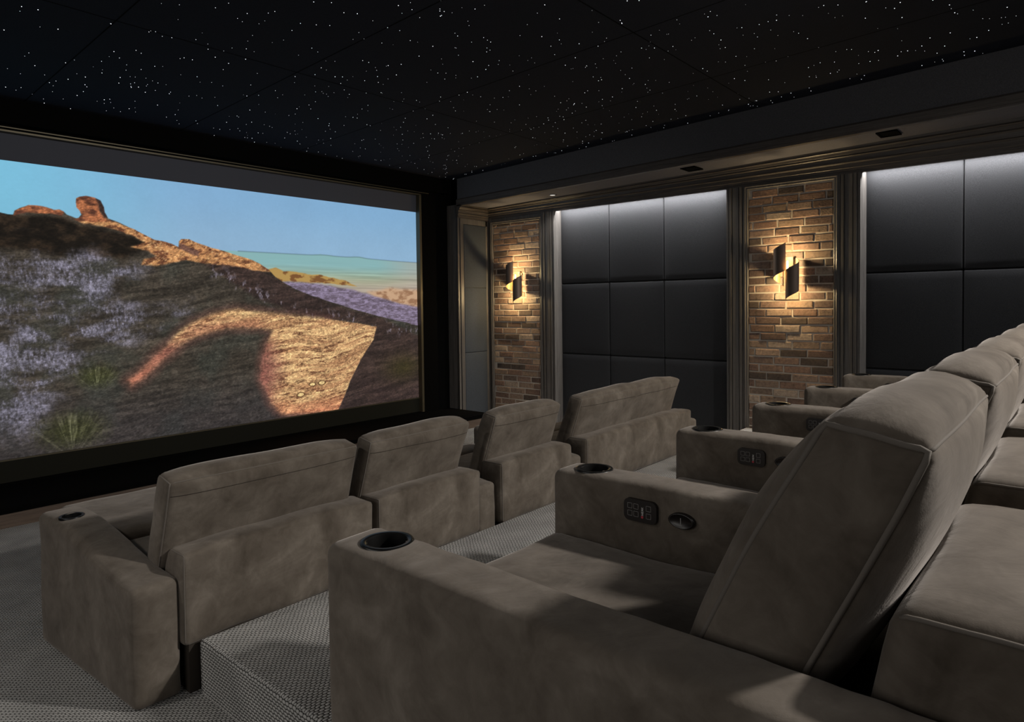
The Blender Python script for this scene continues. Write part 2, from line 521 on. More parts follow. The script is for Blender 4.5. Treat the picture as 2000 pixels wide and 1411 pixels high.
def lerp3(a, b, t): return tuple(x + (y - x) * t for x, y in zip(a, b))
def brick_panel(y0, y1, z1, label, seed):
    rnd = random.Random(seed)
    org = (WSX, (y0 + y1) / 2, 0)
    t = thing('brick_panel', label, 'brick panel', org, None)
    part('mortar_bed', MB().box((WSX + .0045, y0, 0), (WSX + .03, y1, z1)), M_MORTAR, t, org)
    m = MB(); cols = []
    H, L, g = .0805, .255, .0135
    nz = int(z1 / H) + 1
    pal = [(.20, .130, .098), (.165, .104, .078), (.24, .170, .125), (.12, .078, .062), (.20, .142, .110), (.155, .108, .086), (.22, .155, .112)]
    for r in range(nz):
        za = r * H + g * .5; zb = min((r + 1) * H - g * .5, z1)
        if zb - za < .02: continue
        off = (r % 2) * .5 + rnd.uniform(-.05, .05) + (.27 if r % 4 > 1 else 0)
        y = y0 - L * (off % 1.0)
        while y < y1:
            ln = L * rnd.uniform(.94, 1.04)
            a, b = max(y + g * .5, y0 + .002), min(y + ln - g * .5, y1 - .002)
            y += ln
            if b - a < .03: continue
            dep = rnd.uniform(-.003, .006)
            j = lambda s=.0022: rnd.uniform(-s, s)
            bx = [(a + j(), za + j()), (b + j(), za + j()), (b + j(), zb + j()), (a + j(), zb + j())]
            ce = ((a + b) / 2, (za + zb) / 2)
            def ins(p, d): return (p[0] + (d if p[0] < ce[0] else -d), p[1] + (d if p[1] < ce[1] else -d))
            vs = [(WSX + .014, *p) for p in bx] + [(WSX + .003 - dep, *p) for p in bx] + [(WSX - .002 - dep + j(.0015), *ins(p, .006)) for p in bx]
            fs = []
            for q in (0, 4):
                for i in range(4):
                    i2 = (i + 1) % 4; fs.append((q + i, q + 4 + i, q + 4 + i2, q + i2))
            fs.append((8, 11, 10, 9))
            m.add(vs, fs)
            c = rnd.choice(pal); kk = rnd.uniform(.85, 1.38)
            if rnd.random() < .13: c, kk = (.095, .07, .058), .8
            if rnd.random() < .10: c, kk = (.33, .26, .205), 1
            cols += [tuple(x * kk for x in c)] * 12
    bo = part('brickwork', m, M_BRICK, t, org)
    ca = bo.data.color_attributes.new('brick_col', 'FLOAT_COLOR', 'POINT')
    ca.data.foreach_set('color', np.array([(*c, 1) for c in cols], dtype=np.float32).ravel())
    # mitred picture-frame moulding
    fr = MB(); w = .040
    pr = [(0, .002), (.004, .016), (.012, .022), (.020, .018), (.034, .026), (w, .022), (w, 0), (0, -.012)]
    lo, hi = (y0, -.0), (y1, z1)
    path = [((y0, 0), (-1, 0)), ((y0, z1), (-1, 1)), ((y1, z1), (1, 1)), ((y1, 0), (1, 0))]
    vs = []
    for (py, pz), (dy, dz) in path:
        vs += [(WSX + .006 - d, py + dy * o, pz + dz * o) for o, d in pr]
    n = len(pr); fs = []
    for i in range(3):
        for q in range(n): fs.append((i * n + q, i * n + (q + 1) % n, (i + 1) * n + (q + 1) % n, (i + 1) * n + q))
    part('wooden_frame', fr.add(vs, fs), WZ, t, org)
    return t
brick_panel(5.351, 6.16, 2.615, 'tall narrow brick panel in a wooden frame nearest the screen wall', 3)
brick_panel(1.798, 2.61, 2.665, 'wide brick panel in a wooden frame between the two padded wall bays', 11)

# ------------------------------------------------------------------ acoustic panels
def ac_mesh(w, t, hgt, mat, name):
    m = MB(); h = (t / 2, w / 2, hgt / 2)
    soft_box(m, h, .016, soft_fn(h, .016, (.006, 0, 0, 0, 0, 0)), .06)
    return m.mesh(name, [mat])
ROWZ = [(0.005, .885), (.889, 1.778), (1.782, 2.76)]
ROWN = ['bottom', 'middle', 'top']
for bi, (edges, wh) in enumerate(((( 5.10, 4.368, 3.635, 2.85), 'in the bay between the bricks'), ((1.555, .785, .02, -.71), 'in the bay right of the wide bricks'))):
    cn = ['left', 'centre', 'right']
    for ci in range(3):
        a, b = edges[ci + 1], edges[ci]
        for ri, (z0, z1) in enumerate(ROWZ):
            o = link('acoustic_panel', ac_mesh(b - a - .004, .045, z1 - z0, M_FAB, 'acoustic_panel'), None, (WSX + BD + .0225, (a + b) / 2, (z0 + z1) / 2))
            tag(o, 'black padded panel, %s row, %s column, %s' % (ROWN[ri], cn[ci], wh), 'acoustic panel', 'black padded panels ' + wh)
for ri, (z0, z1) in enumerate(((.005, .880), (.884, 1.755), (1.759, 2.598))):
    m = MB(); h = ((WSX - .062 - FX - .094) / 2, .010, (z1 - z0) / 2)
    soft_box(m, h, .008, soft_fn(h, .008), .1)
    o = link('acoustic_panel', m.mesh('acoustic_panel', [M_FABR]), None, ((WSX - .062 + FX + .094) / 2, YR - .011, (z0 + z1) / 2))
    tag(o, 'narrow grey fabric panel facing the seats beside the screen wall, %s of three' % ROWN[ri], 'acoustic panel', 'narrow grey panels beside the screen wall')

# LED strips hidden behind the header of each bay, shining down the padding
for (y0, y1), nm in zip(BAYS, ('over the padded bay between the brick panels', 'over the rightmost padded bay')):
    s = part('led_strip', MB().box((WSX + .040, y0 + .03, HB + .055), (WSX + .060, y1 - .03, HB + .062)), M_LED)
    tag(s, 'thin white light strip behind the wood header ' + nm, 'light strip', 'cove light strips')
    la = bpy.data.lights.new('cove_light', 'AREA'); la.shape = 'RECTANGLE'; la.size = .02; la.size_y = y1 - y0 - .06
    la.energy = 36; la.color = (1, .98, .96)
    lo = bpy.data.objects.new('cove_light', la); C.objects.link(lo); lo.location = (WSX + .052, (y0 + y1) / 2, HB + .05)
    la.spread = math.radians(150)

# ------------------------------------------------------------------ sconces
def sconce(cy, label):
    org = (WSX, cy, 1.815)
    t = thing('wall_sconce', label, 'wall lamp', org, 'curled metal sconces on the brick')
    part('back_plate', MB().box((WSX - .028, cy - .045, 1.67), (WSX - .006, cy + .045, 1.96)), M_BRONZE, t, org)
    R0 = .062
    def curl(yc, xc, a0, a1, zb, zt, slant, sgn):
        outer = MB(); inner = MB(); n = 30
        for mb, rr in ((outer, R0), (inner, R0 - .0035)):
            vs = []; fs = []
            for i in range(n + 1):
                f = i / n; a = a0 + (a1 - a0) * f
                x, y = xc - rr * math.cos(a), yc + rr * math.sin(a)
                dz = slant * (f - .5)
                for q in range(5): vs.append((x, y, zb + dz + (zt - zb) * q / 4))
            for i in range(n):
                for q in range(4):
                    fs.append((i * 5 + q, i * 5 + q + 1, i * 5 + q + 6, i * 5 + q + 5))
            mb.add(vs, fs, 0, True)
        # rims close the sheet thickness
        vs = outer.v + inner.v; N = len(outer.v); fs = []
        for i in range(n):
            for q in (0, 4): fs.append((i * 5 + q, i * 5 + 5 + q, N + i * 5 + 5 + q, N + i * 5 + q))
        rim = MB().add(vs, fs)
        outer.add(rim.v, rim.f)
        return outer, inner
    D = math.radians
    # upper sheet: round to the left (larger y); lower sheet: round to the right
    o1, i1 = curl(cy + .058, WSX - .098, D(165), D(-75), 1.765, 2.035, .13, 1)
    o2, i2 = curl(cy - .058, WSX - .098, D(75), D(-165), 1.60, 1.880, .13, 1)
    sh = part('shade', o1, M_BRONZE, t, org); part('gold_lining', i1, M_GOLD, sh, org)
    sh = part('shade', o2, M_BRONZE, t, org); part('gold_lining', i2, M_GOLD, sh, org)
    for bz in (1.875, 1.745):
        b = MB().lathe([(.0005, -.045), (.008, -.042), (.009, 0), (.008, .042), (.0005, .045)], (WSX - .070, cy - .004, bz), 16)
        part('bulb', b, M_BULB, t, org)
    for dy, bz in ((.0, 1.95), (.0, 1.655)):
        l = bpy.data.lights.new('sconce_light', 'POINT'); l.energy = 14; l.color = (1.0, .73, .37); l.shadow_soft_size = .012
        q = bpy.data.objects.new('sconce_light', l); C.objects.link(q); q.location = (WSX - .085, cy + dy, bz)
    l = bpy.data.lights.new('sconce_light', 'POINT'); l.energy = 4.0; l.color = (1.0, .73, .37); l.shadow_soft_size = .012
    q = bpy.data.objects.new('sconce_light', l); C.objects.link(q); q.location = (WSX - .088, cy - .01, 1.81)
sconce(5.712, 'lit bronze sconce on the narrow brick panel nearest the screen')
sconce(2.203, 'lit bronze sconce on the wide brick panel between the padded bays')

# ------------------------------------------------------------------ soffit fittings
def downlight(x, y, label, power, lit=True):
    z = zs(y)
    org = (x, y, z)
    t = thing('downlight', label, 'downlight', org, 'recessed fittings in the side soffit')
    if lit:
        part('trim_ring', MB().lathe([(.036, .0), (.036, -.006), (.052, -.006), (.054, .001)], org, 28), M_SOFF, t, org)
        part('lamp', MB().lathe([(.0005, -.002), (.036, -.002), (.036, .001)], org, 24), M_DIM, t, org)
    else:
        part('trim_ring', MB().box((x - .10, y - .08, z - .012), (x + .10, y - .065, z)).box((x - .10, y + .065, z - .012), (x + .10, y + .08, z))
             .box((x - .10, y - .065, z - .012), (x - .085, y + .065, z)).box((x + .085, y - .065, z - .012), (x + .10, y + .065, z)), M_BLACK, t, org)
        part('lamp', MB().box((x - .085, y - .065, z - .006), (x + .085, y + .065, z)), M_BLACK, t, org)
    if power:
        l = bpy.data.lights.new('downlight_beam', 'SPOT'); l.energy = power; l.spot_size = math.radians(125); l.spot_blend = .8
        l.shadow_soft_size = .05; l.color = (1, .93, .84)
        q = bpy.data.objects.new('downlight_beam', l); C.objects.link(q); q.location = (x, y, z - .02)
downlight(6.56, 4.97, 'round white downlight in the soffit above the padded bay nearest the screen', 14)
downlight(6.45, 3.08, 'small dark recessed fitting in the soffit left of the wide brick panel', 10, False)
downlight(6.43, 1.27, 'black rectangular fitting in the soffit right of the wide brick panel', 0, False)

# ------------------------------------------------------------------ ceiling stars
rnd = random.Random(5); sm = MB()
for i in range(2600):
    x, y = rnd.uniform(XL + .1, FX - .03), rnd.uniform(-2.0, 6.33)
    r = .0016 + .0018 * rnd.random() ** 1.8
    z = zc(y) - .0005
    vs = [(x + r, y, z), (x, y + r, z), (x - r, y, z), (x, y - r, z), (x, y, z - r)]
    sm.add(vs, [(1, 0, 4), (2, 1, 4), (3, 2, 4), (0, 3, 4), (0, 1, 2, 3)])
so = part('fibre_optic_stars', sm, M_STAR, ceil)
so['kind'] = 'stuff'; so['label'] = 'scattered pinpoint white fibre optic stars'

# ------------------------------------------------------------------ the picture on the screen
SX0, SX1, SZ0, SZ1 = .06, 5.69, .335, 2.727
def vnoise(x, y, seed):
    xi, yi = np.floor(x).astype(np.int64), np.floor(y).astype(np.int64)
    fx, fy = x - xi, y - yi; fx = fx * fx * (3 - 2 * fx); fy = fy * fy * (3 - 2 * fy)
    def hsh(a, b):
        n = (a * 374761393 + b * 668265263 + seed * 1442695041) & 0xffffffff
        n = ((n ^ (n >> 13)) * 1274126177) & 0xffffffff
        return ((n ^ (n >> 16)) & 0xffff) / 65535.0
    a, b, c, d = hsh(xi, yi), hsh(xi + 1, yi), hsh(xi, yi + 1), hsh(xi + 1, yi + 1)
    return a + (b - a) * fx + (c - a) * fy + (a - b - c + d) * fx * fy
def fbm(x, y, sx, sy, o=5, seed=1, g=.55):
    s = 0; a = 1; t = 0
    for i in range(o):
        s = s + a * vnoise(x * sx, y * sy, seed + i * 17); t += a; a *= g; sx *= 2.03; sy *= 2.03
    return s / t
def sdist(px, py, poly):
    d = np.full(px.shape, 1e9); ins = np.zeros(px.shape, bool); n = len(poly)
    for i in range(n):
        ax, ay = poly[i]; bx, by = poly[(i + 1) % n]
        ex_, ey_ = bx - ax, by - ay; wx, wy = px - ax, py - ay
        h = np.clip((wx * ex_ + wy * ey_) / (ex_ * ex_ + ey_ * ey_ + 1e-12), 0, 1)
        d = np.minimum(d, (wx - ex_ * h) ** 2 + (wy - ey_ * h) ** 2)
        c = ((ay > py) != (by > py)) & (px < (bx - ax) * (py - ay) / (by - ay + 1e-12) + ax)
        ins ^= c
    d = np.sqrt(d); return np.where(ins, d, -d)
def sstep(a, b, x):
    t = np.clip((x - a) / (b - a), 0, 1); return t * t * (3 - 2 * t)
def picture(X, Z):
    def c(*v): return np.array(v, float) / 255
    def mix(a, b, m): return a * (1 - m[..., None]) + b * m[..., None]
    N1 = fbm(X, Z, 3, 3, 5, 1); N2 = fbm(X, Z, 12, 22, 5, 9); N3 = fbm(X, Z, 45, 60, 3, 31, .7)
    WX_ = X + .03 * (fbm(X, Z, 8, 8, 4, 77) - .5); WZ_ = Z + .03 * (fbm(X, Z, 8, 8, 4, 91) - .5)
    # slanted coordinate for the strata of the rock
    q = Z - .10 * X + .18 * fbm(X, Z, .9, .9, 3, 5)
    ST = fbm(X, q, 3.2, 34, 5, 13, .62)
    top = sstep(2.1, 2.73, Z)
    sky = mix(np.broadcast_to(c(140, 176, 206), X.shape + (3,)), c(120, 166, 206), sstep(0, .9, 1 - top) * 0 + top * .6)
    sky = mix(sky, c(118, 192, 218), (1 - sstep(1.2, 3.0, X)) * .75)
    sky = sky * (1 + .03 * (N3[..., None] - .5) + .05 * (N1[..., None] - .5))
    img = sky
    # far plain
    hz = 2.104 - .012 * sstep(4.4, 5.7, X) * 2
    bumps = .016 * np.exp(-((X - 4.30) / .12) ** 2) + .02 * np.exp(-((X - 4.78) / .10) ** 2)
    pm = sstep(-.004, .004, hz + bumps * (fbm(X, Z, 20, 0.1, 3, 3) + .3) - Z)
    plain_ = mix(np.broadcast_to(c(134, 176, 178), X.shape + (3,)), c(164, 174, 146), sstep(2.02, 1.80, Z))
    plain_ = mix(plain_, c(170, 152, 140), sstep(1.9, 1.7, Z) * .8)
    plain_ = mix(plain_, c(176, 160, 150), sstep(5.0, 5.7, X) * .5)
    strk = fbm(X, Z, 1.6, 70, 4, 51)
    plain_ = plain_ * (1 + .35 * (strk[..., None] - .5) * sstep(2.08, 1.85, Z)[..., None])
    img = mix(img, plain_, pm)
    img = img * (1 - .22 * np.exp(-((Z - hz - bumps * .5) / .006) ** 2) * (X > 3.3))[..., None]
    # low tan outcrop on the plain
    fh = [(3.60, 1.80), (3.63, 1.93), (3.72, 1.955), (3.81, 1.915), (4.06, 1.90), (4.32, 1.878), (4.59, 1.825), (4.75, 1.765), (4.3, 1.79), (4.0, 1.80)]
    m = sstep(-.006, .006, sdist(WX_, WZ_, fh))
    img = mix(img, mix(np.broadcast_to(c(176, 142, 82), X.shape + (3,)), c(120, 80, 46), sstep(.45, .65, N2)), m)
    # tan scrub at the far right
    tn = [(4.9, 1.70), (5.25, 1.745), (5.8, 1.73), (5.8, 1.49), (5.42, 1.53), (5.1, 1.60)]
    m = sstep(-.03, .03, sdist(WX_, WZ_, tn)); t_ = mix(np.broadcast_to(c(196, 160, 128), X.shape + (3,)), c(150, 112, 84), sstep(.4, .7, N2))
    img = mix(img, t_, m)
    # lavender scrub below the plain
    lv = [(3.70, 1.80), (4.1, 1.80), (4.7, 1.72), (5.05, 1.64), (5.4, 1.55), (5.8, 1.50), (5.8, .9), (3.8, 1.1)]
    m = sstep(-.02, .02, sdist(WX_, WZ_, lv))
    g = mix(np.broadcast_to(c(96, 84, 98), X.shape + (3,)), c(152, 138, 166), sstep(.30, .75, fbm(X, Z, 18, 60, 5, 61, .75)))
    img = mix(img, g, m)
    # the main hill
    ridge = [(-1, -1), (-1, 2.26), (.3, 2.24), (.8, 2.36), (1.1, 2.40), (1.34, 2.314), (1.405, 2.298), (1.438, 2.30), (1.448, 2.335), (1.49, 2.362), (1.543, 2.388), (1.60, 2.392), (1.666, 2.382), (1.72, 2.366), (1.76, 2.372), (1.79, 2.358),
             (1.81, 2.335), (1.875, 2.312), (1.895, 2.318), (1.915, 2.345), (1.905, 2.375), (1.882, 2.405), (1.880, 2.45), (1.884, 2.482), (1.91, 2.500), (1.955, 2.508), (2.02, 2.500), (2.066, 2.480), (2.078, 2.455), (2.094, 2.425), (2.10, 2.38), (2.125, 2.330),
             (2.221, 2.298), (2.34, 2.246), (2.43, 2.200), (2.50, 2.168), (2.57, 2.160), (2.654, 2.140), (2.718, 2.112), (2.722, 2.165), (2.745, 2.188), (2.82, 2.192), (2.87, 2.170), (2.941, 2.149), (3.05, 2.118), (3.18, 2.09), (3.30, 2.057),
             (3.40, 2.035), (3.463, 2.017), (3.55, 1.98), (3.631, 1.928), (3.70, 1.86), (3.805, 1.791), (3.93, 1.73), (4.05, 1.683), (4.25, 1.62), (4.444, 1.567), (4.725, 1.487), (5.061, 1.401), (5.4, 1.33), (5.8, 1.24), (7, 1.2), (7, -1)]
    d = sdist(WX_ * .4 + X * .6, WZ_ * .4 + Z * .6, ridge)
    hm = sstep(-.004, .004, d)
    FN = fbm(X, q, 60, 120, 3, 101, .75)
    base = mix(np.broadcast_to(c(56, 50, 43), X.shape + (3,)), c(98, 88, 76), sstep(.2, .85, ST))
    base = mix(base, c(70, 74, 66), sstep(.45, .75, N1) * .6)
    base = mix(base, c(112, 110, 104), (sstep(.62, .9, N3) * .25))
    base = mix(base, c(62, 58, 66), sstep(1.0, .4, Z) * .45)
    # dark rock under the left crest
    dk = [(1.0, 2.36), (1.44, 2.30), (1.75, 2.31), (1.9, 2.26), (2.25, 2.20), (2.45, 2.12), (2.36, 2.06), (2.25, 1.99), (2.0, 1.97), (1.7, 1.99), (1.5, 2.03), (1.0, 2.04)]
    m = sstep(-.04, .03, sdist(WX_, WZ_, dk))
    base = mix(base, mix(np.broadcast_to(c(24, 19, 14), X.shape + (3,)), c(58, 44, 32), sstep(.35, .85, N2)), m * .92)
    # dark reddish slope on the right
    rd = [(2.9, 2.0), (3.3, 2.0), (3.65, 1.88), (3.95, 1.72), (4.5, 1.54), (5.1, 1.38), (5.8, 1.1), (5.8, -.5), (4.4, .2), (4.65, .7), (5.0, 1.28), (4.3, 1.40), (3.9, 1.47), (3.5, 1.62), (3.2, 1.8)]
    m = sstep(-.03, .04, sdist(WX_, WZ_, rd))
    base = mix(base, mix(np.broadcast_to(c(56, 42, 40), X.shape + (3,)), c(92, 70, 64), sstep(.25, .85, ST)), m * .85)
    base = mix(base, c(62, 60, 22), np.exp(-((X - 5.45) / .3) ** 2 - ((Z - .75) / .16) ** 2) * .6)
    # pale tufts along the dark slope
    sp = sstep(.60, .74, fbm(X, Z, 26, 14, 3, 71, .7)) * np.exp(-((Z - (1.86 - .45 * (X - 3.1) * (X < 3.9) - .36 * (X >= 3.9) - .18 * (X - 3.9) * (X >= 3.9))) / .075) ** 2) * (X > 3.0)
    base = mix(base, c(150, 138, 150), sp * .9)
    base = base * .80
    # grass on the left: patches of pale lavender blades
    gr = [(-1, 2.03), (1.3, 2.02), (1.55, 2.03), (2.0, 1.96), (2.32, 1.90), (2.2, 1.75), (2.1, 1.60), (2.35, 1.50), (2.75, 1.50), (2.5, 1.36), (2.2, 1.25), (1.95, 1.13), (1.8, .98), (1.6, .80), (1.5, .60), (-1, .45)]
    blades = fbm(X + .12 * Z, Z, 70, 30, 4, 41, .8)
    patch = fbm(X, Z, 4, 9, 4, 15)
    m = sstep(-.14, .14, sdist(X, Z, gr) + .3 * (patch - .5)) 
    g1 = mix(np.broadcast_to(c(68, 65, 68), X.shape + (3,)), c(152, 148, 170), sstep(.30, .85, blades * .75 + (patch - .5) * .5 + .12))
    base = mix(base, g1, m * sstep(.34, .62, patch * .75 + .25 * blades) * .88)
    # olive tussocks
    for (tx, tz, tr) in ((1.80, .50, .30), (2.0, .95, .19)):
        rr = np.sqrt(((X - tx) / tr) ** 2 + ((Z - tz) / (tr * .62)) ** 2)
        ang = np.arctan2(Z - (tz - tr * .8), X - tx)
        bl = fbm(ang * 14, rr, 1, 1.2, 3, 23, .7)
        base = mix(base, mix(np.broadcast_to(c(44, 48, 18), X.shape + (3,)), c(132, 134, 92), sstep(.35, .85, bl)), sstep(1.25, .2, rr + .5 * (blades - .5)) * .62)
    # sunlit crest band
    cols = mix(np.broadcast_to(c(192, 138, 90), X.shape + (3,)), c(98, 60, 42), sstep(.40, .72, fbm(X, q, 14, 30, 4, 8, .65)))
    cols = mix(cols, c(214, 184, 132), sstep(.60, .78, N3) * .5)
    crest = [(2.10, 2.33), (2.34, 2.255), (2.72, 2.12), (2.72, 2.20), (2.85, 2.20), (3.05, 2.13), (3.46, 2.03), (3.63, 1.95), (3.66, 1.90), (3.50, 1.905), (3.30, 1.945), (3.08, 1.955), (2.95, 1.97), (2.78, 1.99), (2.66, 1.96), (2.52, 1.925), (2.38, 1.935), (2.40, 1.98), (2.52, 2.005), (2.45, 2.06), (2.30, 2.09), (2.42, 2.135), (2.30, 2.20), (2.12, 2.255), (1.93, 2.27), (1.86, 2.31)]
    m = sstep(-.012, .012, sdist(WX_, WZ_, crest)); base = mix(base, cols, m)
    for poly in ([(1.44, 2.29), (1.45, 2.34), (1.55, 2.40), (1.7, 2.39), (1.8, 2.36), (1.78, 2.32), (1.68, 2.335), (1.6, 2.325), (1.53, 2.33), (1.48, 2.31)],
                 [(1.86, 2.30), (1.92, 2.34), (1.86, 2.41), (1.86, 2.5), (1.96, 2.52), (2.02, 2.51), (2.05, 2.44), (2.06, 2.38), (2.12, 2.31), (2.0, 2.28)]):
        m = sstep(-.008, .010, sdist(WX_ , WZ_, poly)); base = mix(base, mix(np.broadcast_to(c(182, 112, 74), X.shape + (3,)), c(84, 50, 38), sstep(.38, .70, N2)), m)
    m = sstep(-.01, .02, sdist(X, Z, [(2.03, 2.51), (2.10, 2.51), (2.14, 2.34), (2.09, 2.33), (2.05, 2.40)])); base = mix(base, c(58, 40, 36), m * .85)
    m = sstep(-.008, .012, sdist(WX_, WZ_, [(2.715, 2.10), (2.73, 2.15), (2.80, 2.125), (2.92, 2.08), (2.90, 2.03), (2.78, 2.07)])); base = mix(base, c(92, 64, 60), m * .8)
    # the big sunlit sweep of rock in front
    lit = [(2.232, .882), (2.332, .951), (2.46, 1.08), (2.582, 1.184), (2.70, 1.31), (2.823, 1.392), (3.023, 1.472), (3.17, 1.505), (3.286, 1.515), (3.48, 1.49), (3.678, 1.464), (4.304, 1.395), (5.035, 1.277), (4.977, 1.112), (4.88, 1.00), (4.799, .90), (4.72, .78), (4.633, .649), (4.55, .48), (4.46, .322), (4.081, .333), (3.74, .368),
           (3.62, .50), (3.56, .64), (3.50, .786), (3.52, .95), (3.56, 1.10), (3.66, 1.275), (3.50, 1.31), (3.335, 1.314), (3.15, 1.31), (3.018, 1.285), (2.90, 1.26), (2.77, 1.20), (2.579, 1.064), (2.396, .899), (2.273, .832)]
    sd = sdist(X + .025 * (N2 - .5), Z + .025 * (N2 - .5), lit)
    m = np.where(X > 4.3, sstep(-.008, .010, sd), sstep(-.030, .034, sd))
    lc = mix(np.broadcast_to(c(224, 184, 130), X.shape + (3,)), c(166, 122, 86), sstep(.28, .72, ST))
    lc = mix(lc, c(92, 56, 40), sstep(.54, .72, fbm(X, q, 8, 46, 5, 88, .7)) * .85)
    lc = mix(lc, c(246, 212, 150), sstep(.55, .85, FN) * .45)
    lc = mix(lc, c(150, 96, 76), sstep(1.44, 1.30, Z - .04 * (X - 2.9)) * sstep(3.75, 3.4, X) * sstep(2.6, 2.9, X) * .6)
    lc = mix(lc, c(124, 74, 70), sstep(.34, .0, X - 3.52 - .05 * np.sin(Z * 9)) * sstep(1.28, 1.10, Z) * .72)
    lc = mix(lc, c(190, 120, 92), sstep(2.75, 2.25, X) * .6)
    lc = mix(lc, c(206, 110, 84), sstep(.55, .34, Z) * .45)
    halo = sstep(-.10, .0, sd) * (1 - m) * (1 - sstep(4.3, 4.6, X))
    base = mix(base, c(98, 62, 54), halo * .5)
    base = mix(base, lc, m)
    for (tx, tz, tr) in ((4.13, .66, .045), (4.25, .665, .05), (3.98, .56, .05)):
        rr = np.sqrt(((X - tx) / tr) ** 2 + ((Z - tz) / (tr * .5)) ** 2)
        base = mix(base, c(66, 44, 26), sstep(1.25, .9, rr) * .8); base = mix(base, c(232, 200, 140), sstep(.9, .6, rr))
    base = base * (1 + .75 * (FN - .5) + .45 * (N3 - .5) + .35 * (N2 - .5))[..., None]
    img = mix(img, base, hm)
    img = np.clip(img, 0, 1)
    return np.where(img <= .04045, img / 12.92, ((img + .055) / 1.055) ** 2.4)

scr_org = (2.9, YF, 1.5)
scr = thing('projection_screen', 'huge lit projection screen showing a desert rock hillside under blue sky', 'screen', scr_org)
NX, NZ = 1060, 452
gx = np.linspace(SX0, SX1, NX); gz = np.linspace(SZ0, SZ1, NZ)
GX, GZ = np.meshgrid(gx, gz)
colr = picture(GX, GZ).reshape(-1, 3)
me = bpy.data.meshes.new('picture_surface')
nv = NX * NZ; nf = (NX - 1) * (NZ - 1)
vco = np.stack([GX.ravel() - scr_org[0], np.full(nv, .060), GZ.ravel() - scr_org[2]], 1).astype(np.float32)
ii = (np.arange(NZ - 1)[:, None] * NX + np.arange(NX - 1)[None, :]).ravel()
fi = np.stack([ii, ii + 1, ii + NX + 1, ii + NX], 1).astype(np.int32)
me.vertices.add(nv); me.vertices.foreach_set('co', vco.ravel())
me.loops.add(nf * 4); me.loops.foreach_set('vertex_index', fi.ravel())
me.polygons.add(nf); me.polygons.foreach_set('loop_start', np.arange(0, nf * 4, 4, dtype=np.int32))
me.update(calc_edges=True); me.validate()
ca = me.color_attributes.new('projected_film', 'FLOAT_COLOR', 'POINT')
ca.data.foreach_set('color', np.concatenate([colr, np.ones((nv, 1))], 1).astype(np.float32).ravel())
t = NT('projected_picture'); at = t.n('ShaderNodeAttribute', attribute_name='projected_film')
t.b.inputs['Base Color'].default_value = (.02, .02, .02, 1); t.b.inputs['Specular IOR Level'].default_value = 0
t.l(at.outputs['Color'], t.b.inputs['Emission Color']); t.b.inputs['Emission Strength'].default_value = 1.0
me.materials.append(t.m)
t.m.cycles.emission_sampling = 'NONE'
ps = link('picture', me, scr)
ps['label'] = 'projected film of red desert rocks, pale grass and sky'
part('top_masking', MB().box((RX0, YF + .05, SZ1), (RX1, YF + .10, RZ1)), M_MASK, scr, scr_org, 'dark grey masking above the picture')
part('bottom_masking', MB().box((RX0, YF + .05, RZ0), (RX1, YF + .10, SZ0 - .004)), M_OLIVE, scr, scr_org, 'olive black masking below the picture')
part('side_masking', MB().box((RX0, YF + .05, SZ0), (SX0, YF + .10, SZ1)), M_MASK, scr, scr_org)
fr = MB()
fr.box((RX1 - .012, YF - .012, RZ0), (RX1 + .022, YF + .058, RZ1))
fr.box((RX0 - .02, YF - .012, RZ0), (RX0 + .012, YF + .058, RZ1))
fr.box((RX0, YF - .012, RZ1 - .008), (RX1 + .022, YF + .058, RZ1 + .006))
fr.box((RX0, YF - .006, RZ1 + .024), (RX1 + .16, YF - .0005, RZ1 + .032))
part('screen_frame', fr, M_FRAME, scr, scr_org)
part('sill_trim', MB().box((RX0, YF + .046, SZ0 - .012), (RX1 - .012, YF + .062, SZ0)), M_FRAME, scr, scr_org)

# ------------------------------------------------------------------ seats
def cup(mb, x, y, z, r):
    mb.lathe([(r * .74, -.003), (r * .76, .0015), (r * .97, .0025), (r * 1.0, .0), (r * 1.0, -.008)], (x, y, z), 44, 0)
    mb.lathe([(r * .76, .0015), (r * .735, -.002), (r * .70, -.035), (r * .68, -.075), (.0005, -.076)], (x, y, z), 44, 1)
    return mb

